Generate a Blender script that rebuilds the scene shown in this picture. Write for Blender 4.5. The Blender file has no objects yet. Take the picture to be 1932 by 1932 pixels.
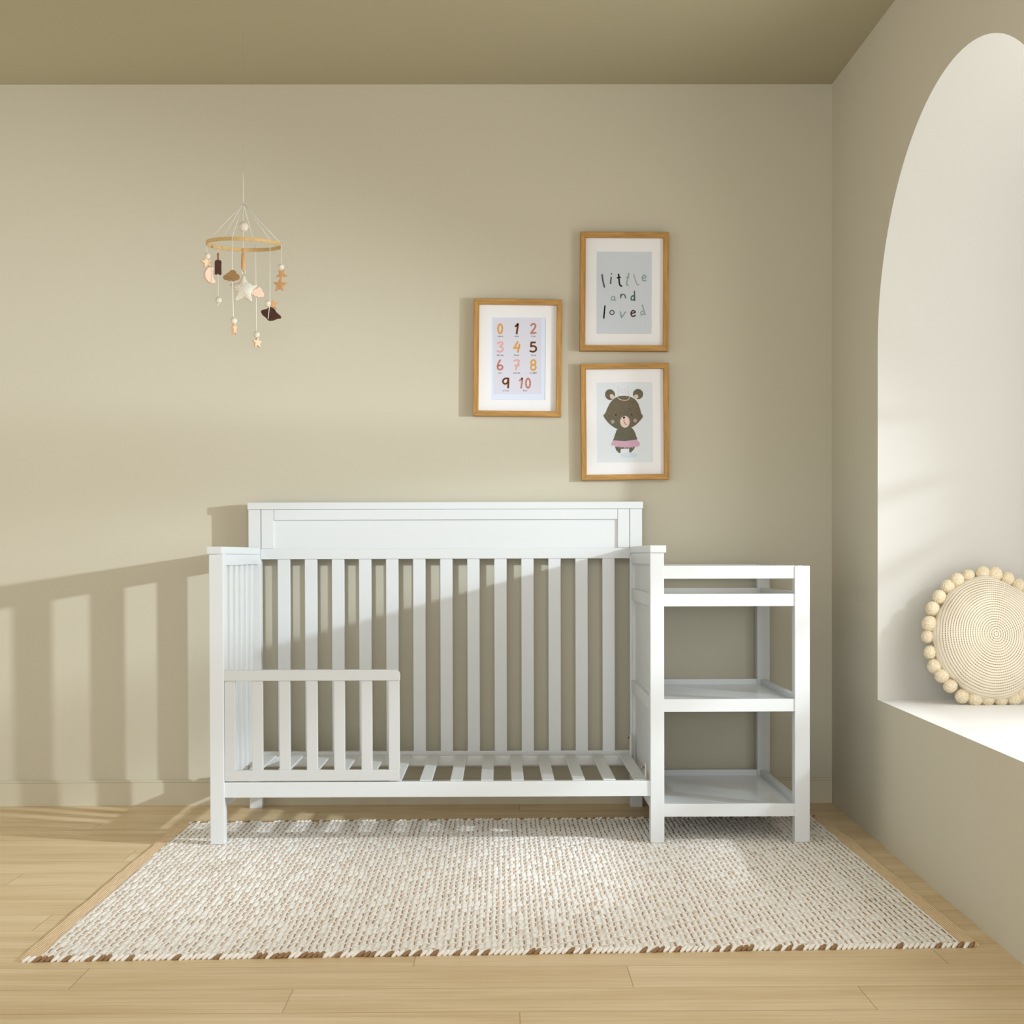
import bpy, bmesh, math, random
from mathutils import Vector, Matrix, noise
random.seed(7)
PI = math.pi
C = bpy.context.scene.collection

# ------------------------------------------------------------------ materials
def lin(c):
    r = []
    for v in c[:3]:
        v = v / 255.0
        r.append(v / 12.92 if v <= .04045 else ((v + .055) / 1.055) ** 2.4)
    return (r[0], r[1], r[2], 1.0)

class NT:
    """small node-graph writer"""
    def __init__(s, name):
        s.mat = bpy.data.materials.new(name); s.mat.use_nodes = True
        s.t = s.mat.node_tree; s.t.nodes.clear()
        s.out = s.t.nodes.new('ShaderNodeOutputMaterial')
        s.b = s.t.nodes.new('ShaderNodeBsdfPrincipled')
        s.t.links.new(s.b.outputs[0], s.out.inputs[0])
    def n(s, kind, **kw):
        x = s.t.nodes.new(kind)
        for k, v in kw.items(): setattr(x, k, v)
        return x
    def l(s, a, b): s.t.links.new(a, b)
    def put(s, sock, v):
        if isinstance(v, bpy.types.NodeSocket): s.l(v, sock)
        else: sock.default_value = v
    def m(s, op, a, b=0.0, c=0.0):
        x = s.n('ShaderNodeMath', operation=op)
        s.put(x.inputs[0], a); s.put(x.inputs[1], b); s.put(x.inputs[2], c)
        return x.outputs[0]
    def mix(s, f, a, b, mode='MIX'):
        x = s.n('ShaderNodeMix', data_type='RGBA', blend_type=mode)
        s.put(x.inputs[0], f); s.put(x.inputs[6], a); s.put(x.inputs[7], b)
        return x.outputs[2]
    def xyz(s, kind='Object'):
        c = s.n('ShaderNodeTexCoord'); q = s.n('ShaderNodeSeparateXYZ')
        s.l(c.outputs[kind], q.inputs[0]); return c.outputs[kind], q.outputs[0], q.outputs[1], q.outputs[2]
    def comb(s, x, y, z=0.0):
        q = s.n('ShaderNodeCombineXYZ'); s.put(q.inputs[0], x); s.put(q.inputs[1], y); s.put(q.inputs[2], z)
        return q.outputs[0]
    def noise(s, vec, scale, detail=4, rough=.5):
        x = s.n('ShaderNodeTexNoise'); s.l(vec, x.inputs['Vector'])
        x.inputs['Scale'].default_value = scale; x.inputs['Detail'].default_value = detail; x.inputs['Roughness'].default_value = rough
        return x.outputs['Fac']
    def white(s, vec):
        x = s.n('ShaderNodeTexWhiteNoise', noise_dimensions='3D'); s.l(vec, x.inputs['Vector']); return x.outputs['Value'], x.outputs['Color']
    def ramp(s, f, lo, hi, a=0.0, b=1.0):
        x = s.n('ShaderNodeMapRange', interpolation_type='SMOOTHSTEP')
        s.put(x.inputs[0], f); x.inputs[1].default_value = lo; x.inputs[2].default_value = hi
        x.inputs[3].default_value = a; x.inputs[4].default_value = b
        return x.outputs[0]
    def bump(s, h, strength, dist):
        x = s.n('ShaderNodeBump'); s.put(x.inputs['Height'], h)
        x.inputs['Strength'].default_value = strength; x.inputs['Distance'].default_value = dist
        s.l(x.outputs[0], s.b.inputs['Normal'])
    def col(s, v): s.put(s.b.inputs['Base Color'], v)
    def rough(s, v, spec=.5):
        s.put(s.b.inputs['Roughness'], v); s.b.inputs['Specular IOR Level'].default_value = spec

def plain(name, rgb, rough=.6, spec=.4, var=.04, scale=30, bump=0.0, metal=0.0):
    g = NT(name); v, x, y, z = g.xyz()
    c = lin(rgb); n = g.noise(v, scale)
    d = tuple(max(0, k * (1 - 2 * var)) for k in c[:3]) + (1,)
    e = tuple(min(1, k * (1 + var)) for k in c[:3]) + (1,)
    g.col(g.mix(n, d, e)); g.rough(rough, spec); g.b.inputs['Metallic'].default_value = metal
    if bump: g.bump(g.noise(v, scale * 6), .4, bump)
    return g.mat

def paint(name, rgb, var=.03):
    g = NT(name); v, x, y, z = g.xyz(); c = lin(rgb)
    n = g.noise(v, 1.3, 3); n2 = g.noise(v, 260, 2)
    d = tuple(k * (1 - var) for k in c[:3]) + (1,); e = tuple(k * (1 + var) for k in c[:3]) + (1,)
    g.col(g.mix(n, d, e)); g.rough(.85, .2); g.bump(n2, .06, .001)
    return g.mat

def oak(name, axis, rgb, scale=1.0, contrast=.3):
    g = NT(name); v, x, y, z = g.xyz()
    s = [90 * scale, 90 * scale, 90 * scale]; s[axis] = 5 * scale
    q = g.comb(g.m('MULTIPLY', x, s[0]), g.m('MULTIPLY', y, s[1]), g.m('MULTIPLY', z, s[2]))
    n = g.noise(q, 1.0, 5, .6); n2 = g.noise(q, 4.0, 3, .6); c = lin(rgb)
    f = g.m('ADD', g.m('MULTIPLY', n, .7), g.m('MULTIPLY', n2, .3))
    d = tuple(k * (1 - contrast) for k in c[:3]) + (1,); e = tuple(min(1, k * (1 + contrast)) for k in c[:3]) + (1,)
    g.col(g.mix(g.ramp(f, .3, .7), d, e)); g.rough(.5, .35); g.bump(f, .15, .0008)
    return g.mat

M = {}
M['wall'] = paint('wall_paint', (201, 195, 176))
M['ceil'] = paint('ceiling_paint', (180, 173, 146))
M['niche'] = paint('niche_paint', (200, 198, 191), .015)
M['sill'] = paint('sill_paint', (238, 237, 234), .01)
M['base'] = paint('baseboard_paint', (202, 194, 172), .03)
def lacquer(name, rgb, rough):
    g = NT(name); v, x, y, z = g.xyz(); c = lin(rgb)
    n = g.noise(v, 3, 3); d = tuple(k * .985 for k in c[:3]) + (1,)
    g.col(g.mix(n, d, c)); g.rough(rough, .45)
    g.bump(g.noise(v, 500, 2), .03, .0005)
    return g.mat
M['white'] = lacquer('white_lacquer', (216, 219, 220), .38)
M['white2'] = lacquer('white_lacquer_rail', (204, 205, 204), .42)
M['board'] = lacquer('white_shelf_board', (234, 237, 238), .2)
M['metal'] = plain('bolt_metal', (190, 190, 188), .3, .5, .02, metal=.9)
M['bracket'] = plain('bracket_metal', (225, 222, 212), .4, .5, .02)
M['oak_h'] = oak('frame_oak_horizontal', 0, (178, 134, 70))
M['oak_v'] = oak('frame_oak_vertical', 2, (178, 134, 70))
M['mat'] = plain('mount_board', (238, 238, 240), .9, .1, .01)
M['paper1'] = plain('numbers_paper_reflection', (218, 226, 246), .8, .2, .01, 8)  # bluish tint is a glass reflection painted into the paper colour
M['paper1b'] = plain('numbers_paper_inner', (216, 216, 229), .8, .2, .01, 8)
M['paper2'] = plain('words_paper', (206, 213, 222), .8, .2, .015, 8)
M['paper3'] = plain('bear_paper', (220, 226, 231), .8, .2, .015, 8)
INK = {}
def ink(rgb):
    if rgb not in INK: INK[rgb] = plain('ink_%d' % len(INK), rgb, .8, .2, .05, 60)
    return INK[rgb]
M['hoop'] = oak('hoop_wood', 0, (202, 168, 112), 1.0, .12)
M['wood_pale'] = oak('pale_wood', 2, (228, 192, 154), 2.0, .10)
M['wood_pink'] = oak('pinkish_wood', 0, (232, 198, 174), 2.0, .06)
M['wood_mid'] = oak('mid_wood', 2, (206, 160, 112), 2.0, .15)
M['wood_brown'] = oak('brown_wood', 0, (158, 122, 78), 2.0, .15)
M['wood_dark'] = oak('dark_wood', 0, (70, 34, 20), 2.0, .5)
M['wood_stick'] = oak('stick_wood', 2, (160, 96, 52), 2.0, .2)
M['cord'] = plain('white_cord', (236, 234, 226), .8, .2, .02, 200)
M['thread'] = plain('clear_thread', (190, 182, 160), .4, .4, .01)
def crochet(name, rgb, sc, dark):
    g = NT(name); v, x, y, z = g.xyz()
    w = g.n('ShaderNodeTexVoronoi'); g.l(v, w.inputs['Vector']); w.inputs['Scale'].default_value = sc
    d = w.outputs['Distance']
    g.col(g.mix(g.ramp(d, .25, .65), lin(rgb), lin(dark))); g.rough(.95, .1)
    g.bump(g.m('MULTIPLY', d, -1), .9, .002)
    return g.mat
M['crochet'] = crochet('crochet_cotton', (246, 241, 230), 420, (226, 216, 194))
M['pom'] = crochet('pompom_wool', (240, 230, 209), 260, (222, 205, 170))

def cushion_mat():
    g = NT('crochet_cushion'); v, x, y, z = g.xyz()
    zz = g.m('SUBTRACT', z, .2); zz = g.m('MULTIPLY', zz, .9)
    wob = g.m('MULTIPLY', g.m('SUBTRACT', g.noise(v, 14, 2), .5), .006)
    r = g.m('ADD', g.m('SQRT', g.m('ADD', g.m('MULTIPLY', x, x), g.m('MULTIPLY', zz, zz))), wob)
    rr = g.m('DIVIDE', r, .0068)
    ring = g.m('FLOOR', rr); fr = g.m('FRACT', rr)
    an = g.m('ARCTAN2', zz, x)
    cnt = g.m('MAXIMUM', g.m('ROUND', g.m('MULTIPLY', ring, 7.0)), 5)
    fa = g.m('FRACT', g.m('ADD', g.m('MULTIPLY', g.m('DIVIDE', an, 2 * PI), cnt), g.m('MULTIPLY', ring, .5)))
    er = g.m('ABSOLUTE', g.m('SUBTRACT', g.m('MULTIPLY', fr, 2), 1))
    ea = g.m('ABSOLUTE', g.m('SUBTRACT', g.m('MULTIPLY', fa, 2), 1))
    groove = g.ramp(er, .55, .95); hole = g.m('MULTIPLY', g.ramp(er, .5, .85), g.ramp(ea, .35, .75))
    fade = g.ramp(g.noise(v, 16, 2), .3, .62, .35, 1.0)
    rim = g.ramp(r, .145, .165, 1, 0)
    c = g.mix(g.m('MULTIPLY', groove, g.m('MULTIPLY', rim, .45)), lin((232, 222, 202)), lin((196, 176, 138)))
    c = g.mix(g.m('MULTIPLY', g.m('MULTIPLY', hole, fade), g.m('MULTIPLY', rim, .9)), c, lin((118, 96, 58)))
    g.col(c); g.rough(.95, .1)
    h = g.m('SUBTRACT', 1.0, g.m('ADD', g.m('MULTIPLY', groove, .6), g.m('MULTIPLY', hole, .4)))
    g.bump(h, .7, .0025)
    return g.mat
M['cushion'] = cushion_mat()

def floor_mat():
    g = NT('oak_floor'); v, x, y, z = g.xyz()
    H, W = .1635, 1.155
    t = g.m('DIVIDE', g.m('SUBTRACT', -2.055, y), H)
    k = g.m('FLOOR', t); fy = g.m('FRACT', t)
    u = g.m('DIVIDE', g.m('SUBTRACT', g.m('SUBTRACT', x, .463), g.m('MULTIPLY', k, .46)), W)
    j = g.m('FLOOR', u); fu = g.m('FRACT', u)
    rv, rc = g.white(g.comb(k, j, 3.0))
    sh = g.m('MULTIPLY', rv, 37.0)
    wp = g.m('MULTIPLY', g.m('SUBTRACT', g.noise(g.comb(g.m('ADD', g.m('MULTIPLY', x, 1.3), sh), g.m('MULTIPLY', y, 5), sh), 1.0, 2), .5), 3.2)
    q = g.comb(g.m('ADD', g.m('MULTIPLY', x, 3.2), sh), g.m('ADD', g.m('MULTIPLY', y, 20), wp), sh)
    n = g.noise(q, 1.0, 6, .62)
    q2 = g.comb(g.m('ADD', g.m('MULTIPLY', x, .8), sh), g.m('MULTIPLY', y, 7), sh)
    n2 = g.noise(q2, 1.2, 3, .5)
    q3 = g.comb(g.m('ADD', g.m('MULTIPLY', x, 5), sh), g.m('MULTIPLY', y, 150), sh)
    n3 = g.noise(q3, 1.0, 3, .6)
    f = g.m('ADD', g.m('ADD', g.m('MULTIPLY', n, .42), g.m('MULTIPLY', n2, .5)), g.m('MULTIPLY', n3, .08))
    c = g.mix(g.ramp(f, .33, .66), lin((206, 180, 137)), lin((228, 207, 170)))
    # darker grain streaks (cathedral figure)
    wv = g.n('ShaderNodeTexWave', wave_type='BANDS', bands_direction='Y', wave_profile='SAW')
    g.l(g.comb(g.m('ADD', g.m('MULTIPLY', x, .55), sh), g.m('MULTIPLY', y, 7.5), sh), wv.inputs['Vector'])
    wv.inputs['Scale'].default_value = 1.6; wv.inputs['Distortion'].default_value = 5.0
    wv.inputs['Detail'].default_value = 3; wv.inputs['Detail Scale'].default_value = .8
    c = g.mix(g.m('MULTIPLY', g.ramp(wv.outputs['Fac'], .82, 1.0), .28), c, lin((158, 122, 76)))
    c = g.mix(g.m('MULTIPLY', g.m('SUBTRACT', rv, .3), .22), c, lin((204, 172, 126)))
    ey = g.m('MINIMUM', fy, g.m('SUBTRACT', 1, fy)); eu = g.m('MINIMUM', fu, g.m('SUBTRACT', 1, fu))
    seam = g.m('MAXIMUM', g.ramp(ey, .003, .012, 1, 0), g.ramp(eu, .0004, .0016, 1, 0))
    c = g.mix(g.m('MULTIPLY', seam, .5), c, lin((128, 98, 60)))
    g.col(c); g.rough(g.ramp(f, .2, .8, .52, .4), .35)
    g.bump(g.m('ADD', g.m('MULTIPLY', f, .15), g.m('MULTIPLY', seam, -1.0)), .25, .0012)
    return g.mat
M['floor'] = floor_mat()

def rug_mat():
    g = NT('woven_rug'); v, x0, y0, z = g.xyz()
    wn = g.n('ShaderNodeTexNoise'); g.l(v, wn.inputs['Vector']); wn.inputs['Scale'].default_value = 20; wn.inputs['Detail'].default_value = 3
    ws = g.n('ShaderNodeSeparateColor'); g.l(wn.outputs['Color'], ws.inputs[0])
    x = g.m('ADD', x0, g.m('MULTIPLY', g.m('SUBTRACT', ws.outputs[0], .5), .010))
    y = g.m('ADD', y0, g.m('MULTIPLY', g.m('SUBTRACT', ws.outputs[1], .5), .026))
    A, P_, Q = .0155, .048, .0120
    a = g.m('DIVIDE', x, A); i = g.m('FLOOR', a); fx = g.m('FRACT', a)
    vv = g.m('DIVIDE', g.m('SUBTRACT', y, g.m('MULTIPLY', i, Q)), P_)
    j = g.m('FLOOR', vv); fv = g.m('FRACT', vv)
    r1, rc = g.white(g.comb(i, j, 1.0)); r2, _ = g.white(g.comb(i, j, 5.0)); r3, _ = g.white(g.comb(i, j, 9.0))
    ex = g.m('ABSOLUTE', g.m('SUBTRACT', g.m('MULTIPLY', fx, 2), 1))
    ev = g.m('ABSOLUTE', g.m('SUBTRACT', g.m('MULTIPLY', fv, 2), 1))
    # jute core shows on one flank of every stitch
    gap = g.m('MULTIPLY', g.m('MULTIPLY', g.ramp(fx, .62, .76), g.ramp(fx, .9, .99, 1, 0)), g.ramp(ev, .6, .85, 1, 0))
    gap = g.m('MULTIPLY', gap, g.ramp(r1, .12, .45, .15, 1.0))
    gap2 = g.m('MULTIPLY', g.ramp(ev, .84, .98), g.ramp(r2, .3, .8, .1, .5))
    fine = g.noise(v, 240, 3)
    wh = g.mix(g.ramp(fine, .3, .7), lin((240, 236, 228)), lin((254, 253, 250)))
    wh = g.mix(g.m('MULTIPLY', g.ramp(r3, .95, .98), .25), wh, lin((186, 160, 130)))
    br = g.mix(r2, lin((196, 146, 100)), lin((150, 108, 72)))
    c = g.mix(g.m('MULTIPLY', gap, .9), wh, br)
    c = g.mix(g.m('MULTIPLY', gap2, .5), c, lin((196, 176, 148)))
    fl = g.m('MULTIPLY', g.ramp(g.noise(v, 95, 2), .68, .74), g.ramp(r3, .55, .8))
    c = g.mix(g.m('MULTIPLY', fl, .75), c, lin((92, 86, 88)))
    g.col(c); g.rough(.97, .05)
    h = g.m('MULTIPLY', g.m('SUBTRACT', 1.0, g.m('POWER', ex, 3.0)), g.m('SUBTRACT', 1.0, g.m('POWER', ev, 3.0)))
    h = g.m('SUBTRACT', h, g.m('MULTIPLY', gap, .35))
    h = g.m('ADD', h, g.m('MULTIPLY', fine, .25))
    g.bump(h, .75, .0055)
    return g.mat
M['rug'] = rug_mat()
def jute(name, rgb):
    g = NT(name); v, x, y, z = g.xyz()
    q = g.comb(g.m('MULTIPLY', x, 160), g.m('MULTIPLY', y, 14), g.m('MULTIPLY', z, 160))
    n = g.noise(q, 1.0, 4, .6); w = g.m('ABSOLUTE', g.m('SINE', g.m('MULTIPLY', x, 520)))
    f = g.m('ADD', g.m('MULTIPLY', n, .6), g.m('MULTIPLY', w, .4)); c = lin(rgb)
    g.col(g.mix(g.ramp(f, .25, .75), tuple(k * .7 for k in c[:3]) + (1,), tuple(min(1, k * 1.15) for k in c[:3]) + (1,)))
    g.rough(.95, .1); g.bump(f, .6, .003); return g.mat
M['jute'] = jute('jute_border', (226, 200, 164))
M['yarn_w'] = plain('yarn_white', (246, 242, 236), .95, .1, .06, 200, .001)
M['yarn_b'] = plain('yarn_jute', (158, 126, 92), .95, .1, .15, 200, .001)
def bear_mat():
    g = NT('bear_wash'); v, x, y, z = g.xyz()
    n = g.noise(v, 22, 4); n2 = g.noise(g.comb(g.m('MULTIPLY', x, 300), 0.0, g.m('MULTIPLY', z, 80)), 1.0, 4)
    c = g.mix(g.ramp(n, .35, .65), lin((116, 104, 85)), lin((104, 104, 88)))
    c = g.mix(g.m('MULTIPLY', g.ramp(n2, .4, .7), .4), c, lin((84, 74, 60)))
    g.col(c); g.rough(.85, .2); return g.mat
M['bear'] = bear_mat()

# ------------------------------------------------------------------ object helpers
def world_origin(o):
    p = Vector((0, 0, 0))
    while o: p += o.location; o = o.parent
    return p

def obj(name, bm, mat, parent=None, local=False, smooth=False):
    me = bpy.data.meshes.new(name)
    if parent and not local:
        bmesh.ops.translate(bm, verts=bm.verts, vec=-world_origin(parent))
    bmesh.ops.recalc_face_normals(bm, faces=bm.faces)
    bm.to_mesh(me); bm.free()
    for m in (mat if isinstance(mat, (list, tuple)) else [mat]): me.materials.append(m)
    if smooth:
        for p in me.polygons: p.use_smooth = True
    o = bpy.data.objects.new(name, me); C.objects.link(o)
    if parent: o.parent = parent
    return o

def tag(o, label, cat, group=None):
    o['label'] = label; o['category'] = cat
    if group: o['group'] = group
    return o

def thing(name, label, cat, loc, group=None):
    o = bpy.data.objects.new(name, None); C.objects.link(o); o.location = loc
    o.empty_display_size = .05
    return tag(o, label, cat, group)

def struct(name, bm, mat, smooth=False):
    o = obj(name, bm, mat, None, smooth=smooth); o['kind'] = 'structure'; return o

def box(bm, x0, x1, y0, y1, z0, z1, bev=.002, seg=2, mi=0):
    r = bmesh.ops.create_cube(bm, size=1.0)
    vs = r['verts']
    for v in vs:
        v.co.x = x0 + (v.co.x + .5) * (x1 - x0); v.co.y = y0 + (v.co.y + .5) * (y1 - y0); v.co.z = z0 + (v.co.z + .5) * (z1 - z0)
    fs = list({f for v in vs for f in v.link_faces})
    for f in fs: f.material_index = mi
    if bev:
        es = list({e for v in vs for e in v.link_edges})
        bmesh.ops.bevel(bm, geom=es, offset=bev, offset_type='OFFSET', segments=seg, profile=.7, affect='EDGES', clamp_overlap=True)
    return bm

def BM(): return bmesh.new()
def B(*a, **k): return box(BM(), *a, **k)

def tube(bm, pts, r, seg=8, cap=True, mi=0):
    pts = [Vector(p) for p in pts]; rings = []
    up = Vector((0, 1, 0))
    for i, p in enumerate(pts):
        t = (pts[min(i + 1, len(pts) - 1)] - pts[max(i - 1, 0)]).normalized()
        a = t.cross(up)
        if a.length < 1e-4: a = t.cross(Vector((1, 0, 0)))
        a.normalize(); b = t.cross(a)
        rr = r[i] if isinstance(r, (list, tuple)) else r
        rings.append([bm.verts.new(p + rr * (math.cos(2 * PI * k / seg) * a + math.sin(2 * PI * k / seg) * b)) for k in range(seg)])
    for i in range(len(rings) - 1):
        for k in range(seg):
            f = bm.faces.new((rings[i][k], rings[i][(k + 1) % seg], rings[i + 1][(k + 1) % seg], rings[i + 1][k])); f.material_index = mi; f.smooth = True
    if cap:
        bm.faces.new(rings[0]).material_index = mi; bm.faces.new(rings[-1]).material_index = mi
    return bm

def ball(bm, c, r, sub=3, jit=0.0, sc=(1, 1, 1)):
    q = bmesh.ops.create_icosphere(bm, subdivisions=sub, radius=r)
    for v in q['verts']:
        d = 1 + (random.uniform(-jit, jit) if jit else 0)
        v.co = Vector((v.co.x * sc[0] * d, v.co.y * sc[1] * d, v.co.z * sc[2] * d)) + Vector(c)
        for f in v.link_faces: f.smooth = True
    return bm

def lathe(bm, c, prof, seg=20):
    """profile of (radius, z) about a vertical axis"""
    rings = []
    for r, z in prof:
        rings.append([bm.verts.new((c[0] + r * math.cos(2 * PI * k / seg), c[1] + r * math.sin(2 * PI * k / seg), c[2] + z)) for k in range(seg)])
    for i in range(len(rings) - 1):
        for k in range(seg):
            f = bm.faces.new((rings[i][k], rings[i][(k + 1) % seg], rings[i + 1][(k + 1) % seg], rings[i + 1][k])); f.smooth = True
    bm.faces.new(rings[0]); bm.faces.new(rings[-1])
    return bm

def prism(bm, pts2, c, th, yaw=0.0, roll=0.0, bev=.0012):
    """2D outline (x,z) extruded th thick, facing -Y then turned by yaw about Z"""
    fr = [bm.verts.new((p[0], -th / 2, p[1])) for p in pts2]
    f = bm.faces.new(fr)
    g = bmesh.ops.extrude_face_region(bm, geom=[f])
    nv = [e for e in g['geom'] if isinstance(e, bmesh.types.BMVert)]
    for v in nv: v.co.y = th / 2
    allv = fr + nv
    if bev:
        es = [e for e in {e for v in allv for e in v.link_edges} if abs(e.verts[0].co.y - e.verts[1].co.y) < 1e-6]
        r = bmesh.ops.bevel(bm, geom=es, offset=bev, segments=2, profile=.6, affect='EDGES', clamp_overlap=True)
    mt = Matrix.Translation(c) @ Matrix.Rotation(yaw, 4, 'Z') @ Matrix.Rotation(roll, 4, 'Y')
    bmesh.ops.transform(bm, matrix=mt, verts=bm.verts)
    return bm

def smooth_poly(pts, n=6, closed=False):
    P = [Vector((p[0], p[1])) for p in pts]; out = []; N = len(P)
    rng = range(N) if closed else range(N - 1)
    for i in rng:
        if closed: a, b, c, d = P[(i - 1) % N], P[i], P[(i + 1) % N], P[(i + 2) % N]
        else: a, b, c, d = P[max(i - 1, 0)], P[i], P[i + 1], P[min(i + 2, N - 1)]
        for k in range(n):
            t = k / n
            out.append(.5 * ((2 * b) + (c - a) * t + (2 * a - 5 * b + 4 * c - d) * t * t + (3 * b - a - 3 * c + d) * t ** 3))
    if not closed: out.append(P[-1])
    return out

# ------------------------------------------------------------------ room
WALL_Y = .078
A0 = Vector((1.3733, .078, 0)); D = Vector((-.027, -.99964, 0)).normalized(); NO = Vector((-D.y, D.x, 0))
def rw(s, z, d=0.0): return A0 + D * s + NO * d + Vector((0, 0, z))
def ceil_z(y): return 2.551 + .055 * (y - .078)
XL, YF = -3.6, -6.6

bm = BM()
vs = [bm.verts.new(p) for p in ((XL, YF, 0), (2.3, YF, 0), (2.3, .1, 0), (XL, .1, 0))]; bm.faces.new(vs)
bm.normal_update(); struct('floor', bm, M['floor'])
bm = BM()
vs = [bm.verts.new(p) for p in ((XL, WALL_Y, 0), (1.3733, WALL_Y, 0), (1.3733, WALL_Y, ceil_z(WALL_Y)), (XL, WALL_Y, ceil_z(WALL_Y)))]; bm.faces.new(vs)
struct('wall_back', bm, M['wall'])
bm = BM()
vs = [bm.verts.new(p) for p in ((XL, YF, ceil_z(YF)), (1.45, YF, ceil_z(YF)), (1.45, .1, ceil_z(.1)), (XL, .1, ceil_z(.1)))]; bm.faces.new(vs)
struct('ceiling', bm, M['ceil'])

# arched niche outline in (s, z)
SC, HW, Z0, ZS, BR = 1.578, .846, .437, 1.52, .604
arch = [(SC - HW, Z0)]
for k in range(7): arch.append((SC - HW, Z0 + (ZS - Z0) * (k + 1) / 8))
for k in range(61):
    t = PI - PI * k / 60
    arch.append((SC + HW * math.cos(t), ZS + BR * math.sin(t)))
for k in range(7): arch.append((SC + HW, ZS - (ZS - Z0) * (k + 1) / 8))
arch.append((SC + HW, Z0))
DEPTH = .56
bm = BM()
outer = []
SF = (.078 - YF) / .99964
for s, z in ((0, 0), (SF, 0), (SF, ceil_z(YF)), (0, ceil_z(.078))): outer.append(bm.verts.new(rw(s, z)))
oe = [bm.edges.new((outer[i], outer[(i + 1) % 4])) for i in range(4)]
iv = [bm.verts.new(rw(s, z)) for s, z in arch]
ie = [bm.edges.new((iv[i], iv[(i + 1) % len(iv)])) for i in range(len(iv))]
bmesh.ops.triangle_fill(bm, edges=oe + ie, use_beauty=True)
struct('wall_right', bm, M['wall'])
bm = BM()
a = [bm.verts.new(rw(s, z)) for s, z in arch]; b = [bm.verts.new(rw(s, z, DEPTH)) for s, z in arch]
for i in range(len(arch) - 1):
    f = bm.faces.new((a[i], a[i + 1], b[i + 1], b[i])); f.smooth = True
struct('trim_1', bm, M['niche'])
bm = BM(); box(bm, SC - HW, SC + HW, .0005, DEPTH, Z0 - .03, Z0, 0)
for v in bm.verts: v.co = rw(v.co.x, v.co.z, v.co.y)
struct('trim_2', bm, M['sill'])

# window at the outer end of the niche: arched frame with horizontal glazing bars
bm = BM()
ins = [(SC + (s - SC) * .955, Z0 + .03 + (z - Z0) * .965) for s, z in arch]
n = len(arch)
for d0, d1 in ((DEPTH - .05, DEPTH),):
    r = [[bm.verts.new(rw(s, z, d)) for s, z in pts] for pts, d in ((arch, d0), (ins, d0), (ins, d1), (arch, d1))]
    for q in range(4):
        for i in range(n):
            bm.faces.new((r[q][i], r[q][(i + 1) % n], r[(q + 1) % 4][(i + 1) % n], r[(q + 1) % 4][i]))
win = struct('window_1', bm, M['sill'])
def half_w(z):
    return HW * .955 if z < ZS else HW * .955 * math.sqrt(max(0, 1 - ((z - ZS) / BR) ** 2))
def glaz(s0, s1, z0, z1, d0, d1):
    bm = BM(); box(bm, s0, s1, d0, d1, z0, z1, .002)
    for v in bm.verts: v.co = rw(v.co.x, v.co.z, v.co.y)
    return bm
for zc in (.66, .775, .885, 1.0, 1.113, 1.225, 1.34, 1.62, 1.80):
    w = half_w(zc) - .004
    obj('glazing_bar', glaz(SC - w, SC + w, zc - .007, zc + .007, DEPTH - .034, DEPTH - .014), M['sill'], win)

# baseboard with a thin upper lip
bm = BM()
box(bm, XL, 1.372, .066, .0775, 0, .082, .0015); box(bm, XL, 1.372, .069, .0775, .0822, .091, .0015)
struct('baseboard_back', bm, M['base'])

# ------------------------------------------------------------------ crib with changing table
W_ = M['white']
FZ = .0085      # front legs stand on the rug
crib = thing('convertible_crib', 'white wooden toddler crib with attached open changing shelves, standing on the woven rug', 'crib', (.22, -.33, 0))
def part(name, bm, mat=None, parent=None): return obj(name, bm, mat or W_, parent or crib)
# posts
part('front_post', B(-.690, -.647, -.710, -.665, FZ, .892, .0025))
part('front_post', B(.648, .690, -.710, -.665, FZ, .892, .0025))
part('back_post', B(-.688, -.6445, .0, .046, 0, 1.047, .0025))
part('back_post', B(.6475, .690, .0, .046, 0, 1.047, .0025))
# headboard
hb = part('headboard', B(-.6445, .6475, .010, .036, .874, 1.047, .001))
obj('top_cap', B(-.690, .693, -.007, .050, 1.047, 1.072, .003), W_, hb)
obj('upper_rail', B(-.598, .604, -.001, .018, 1.0105, 1.0465, .0015), W_, hb)
obj('lower_rail', B(-.6445, .6475, -.001, .030, .8735, .9105, .0015), W_, hb)
obj('stile', B(-.6425, -.599, -.001, .018, .911, 1.0465, .0015), W_, hb)
obj('stile', B(.605, .6455, -.001, .018, .911, 1.0465, .0015), W_, hb)
for k in range(13):
    x = -.587 + k * .0948
    part('back_slat', B(x, x + .0435, .004, .022, .196, .876, .0025))
part('back_bottom_rail', B(-.6445, .6475, -.001, .026, .145, .199, .002))
# left slatted end
le = part('slatted_end_panel', B(-.685, -.652, -.666, .001, .856, .891, .002))
obj('end_cap', B(-.696, -.649, -.717, .0, .8915, .914, .003), W_, le)
obj('bottom_rail', B(-.685, -.652, -.666, .001, .112, .165, .002), W_, le)
for k in range(6):
    y = -.6645 + .0563 + k * (.045 + .0563)
    obj('end_slat', B(-.677, -.660, y, y + .045, .163, .858, .004), W_, le)
# right solid end
re_ = part('solid_end_panel', B(.664, .676, -.668, .002, .11, .89, .001))
obj('end_cap', B(.647, .696, -.717, .0, .8915, .914, .003), W_, re_)
for z0, z1 in ((.856, .891), (.728, .767), (.407, .447), (.106, .150)):
    obj('panel_rail', B(.651, .6645, -.666, .001, z0, z1, .002), W_, re_)
obj('panel_stile', B(.654, .6645, -.022, .001, .15, .856, .0015), W_, re_)
# lower front rail
part('front_rail', B(-.648, .649, -.704, -.684, .150, .197, .003))
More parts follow.
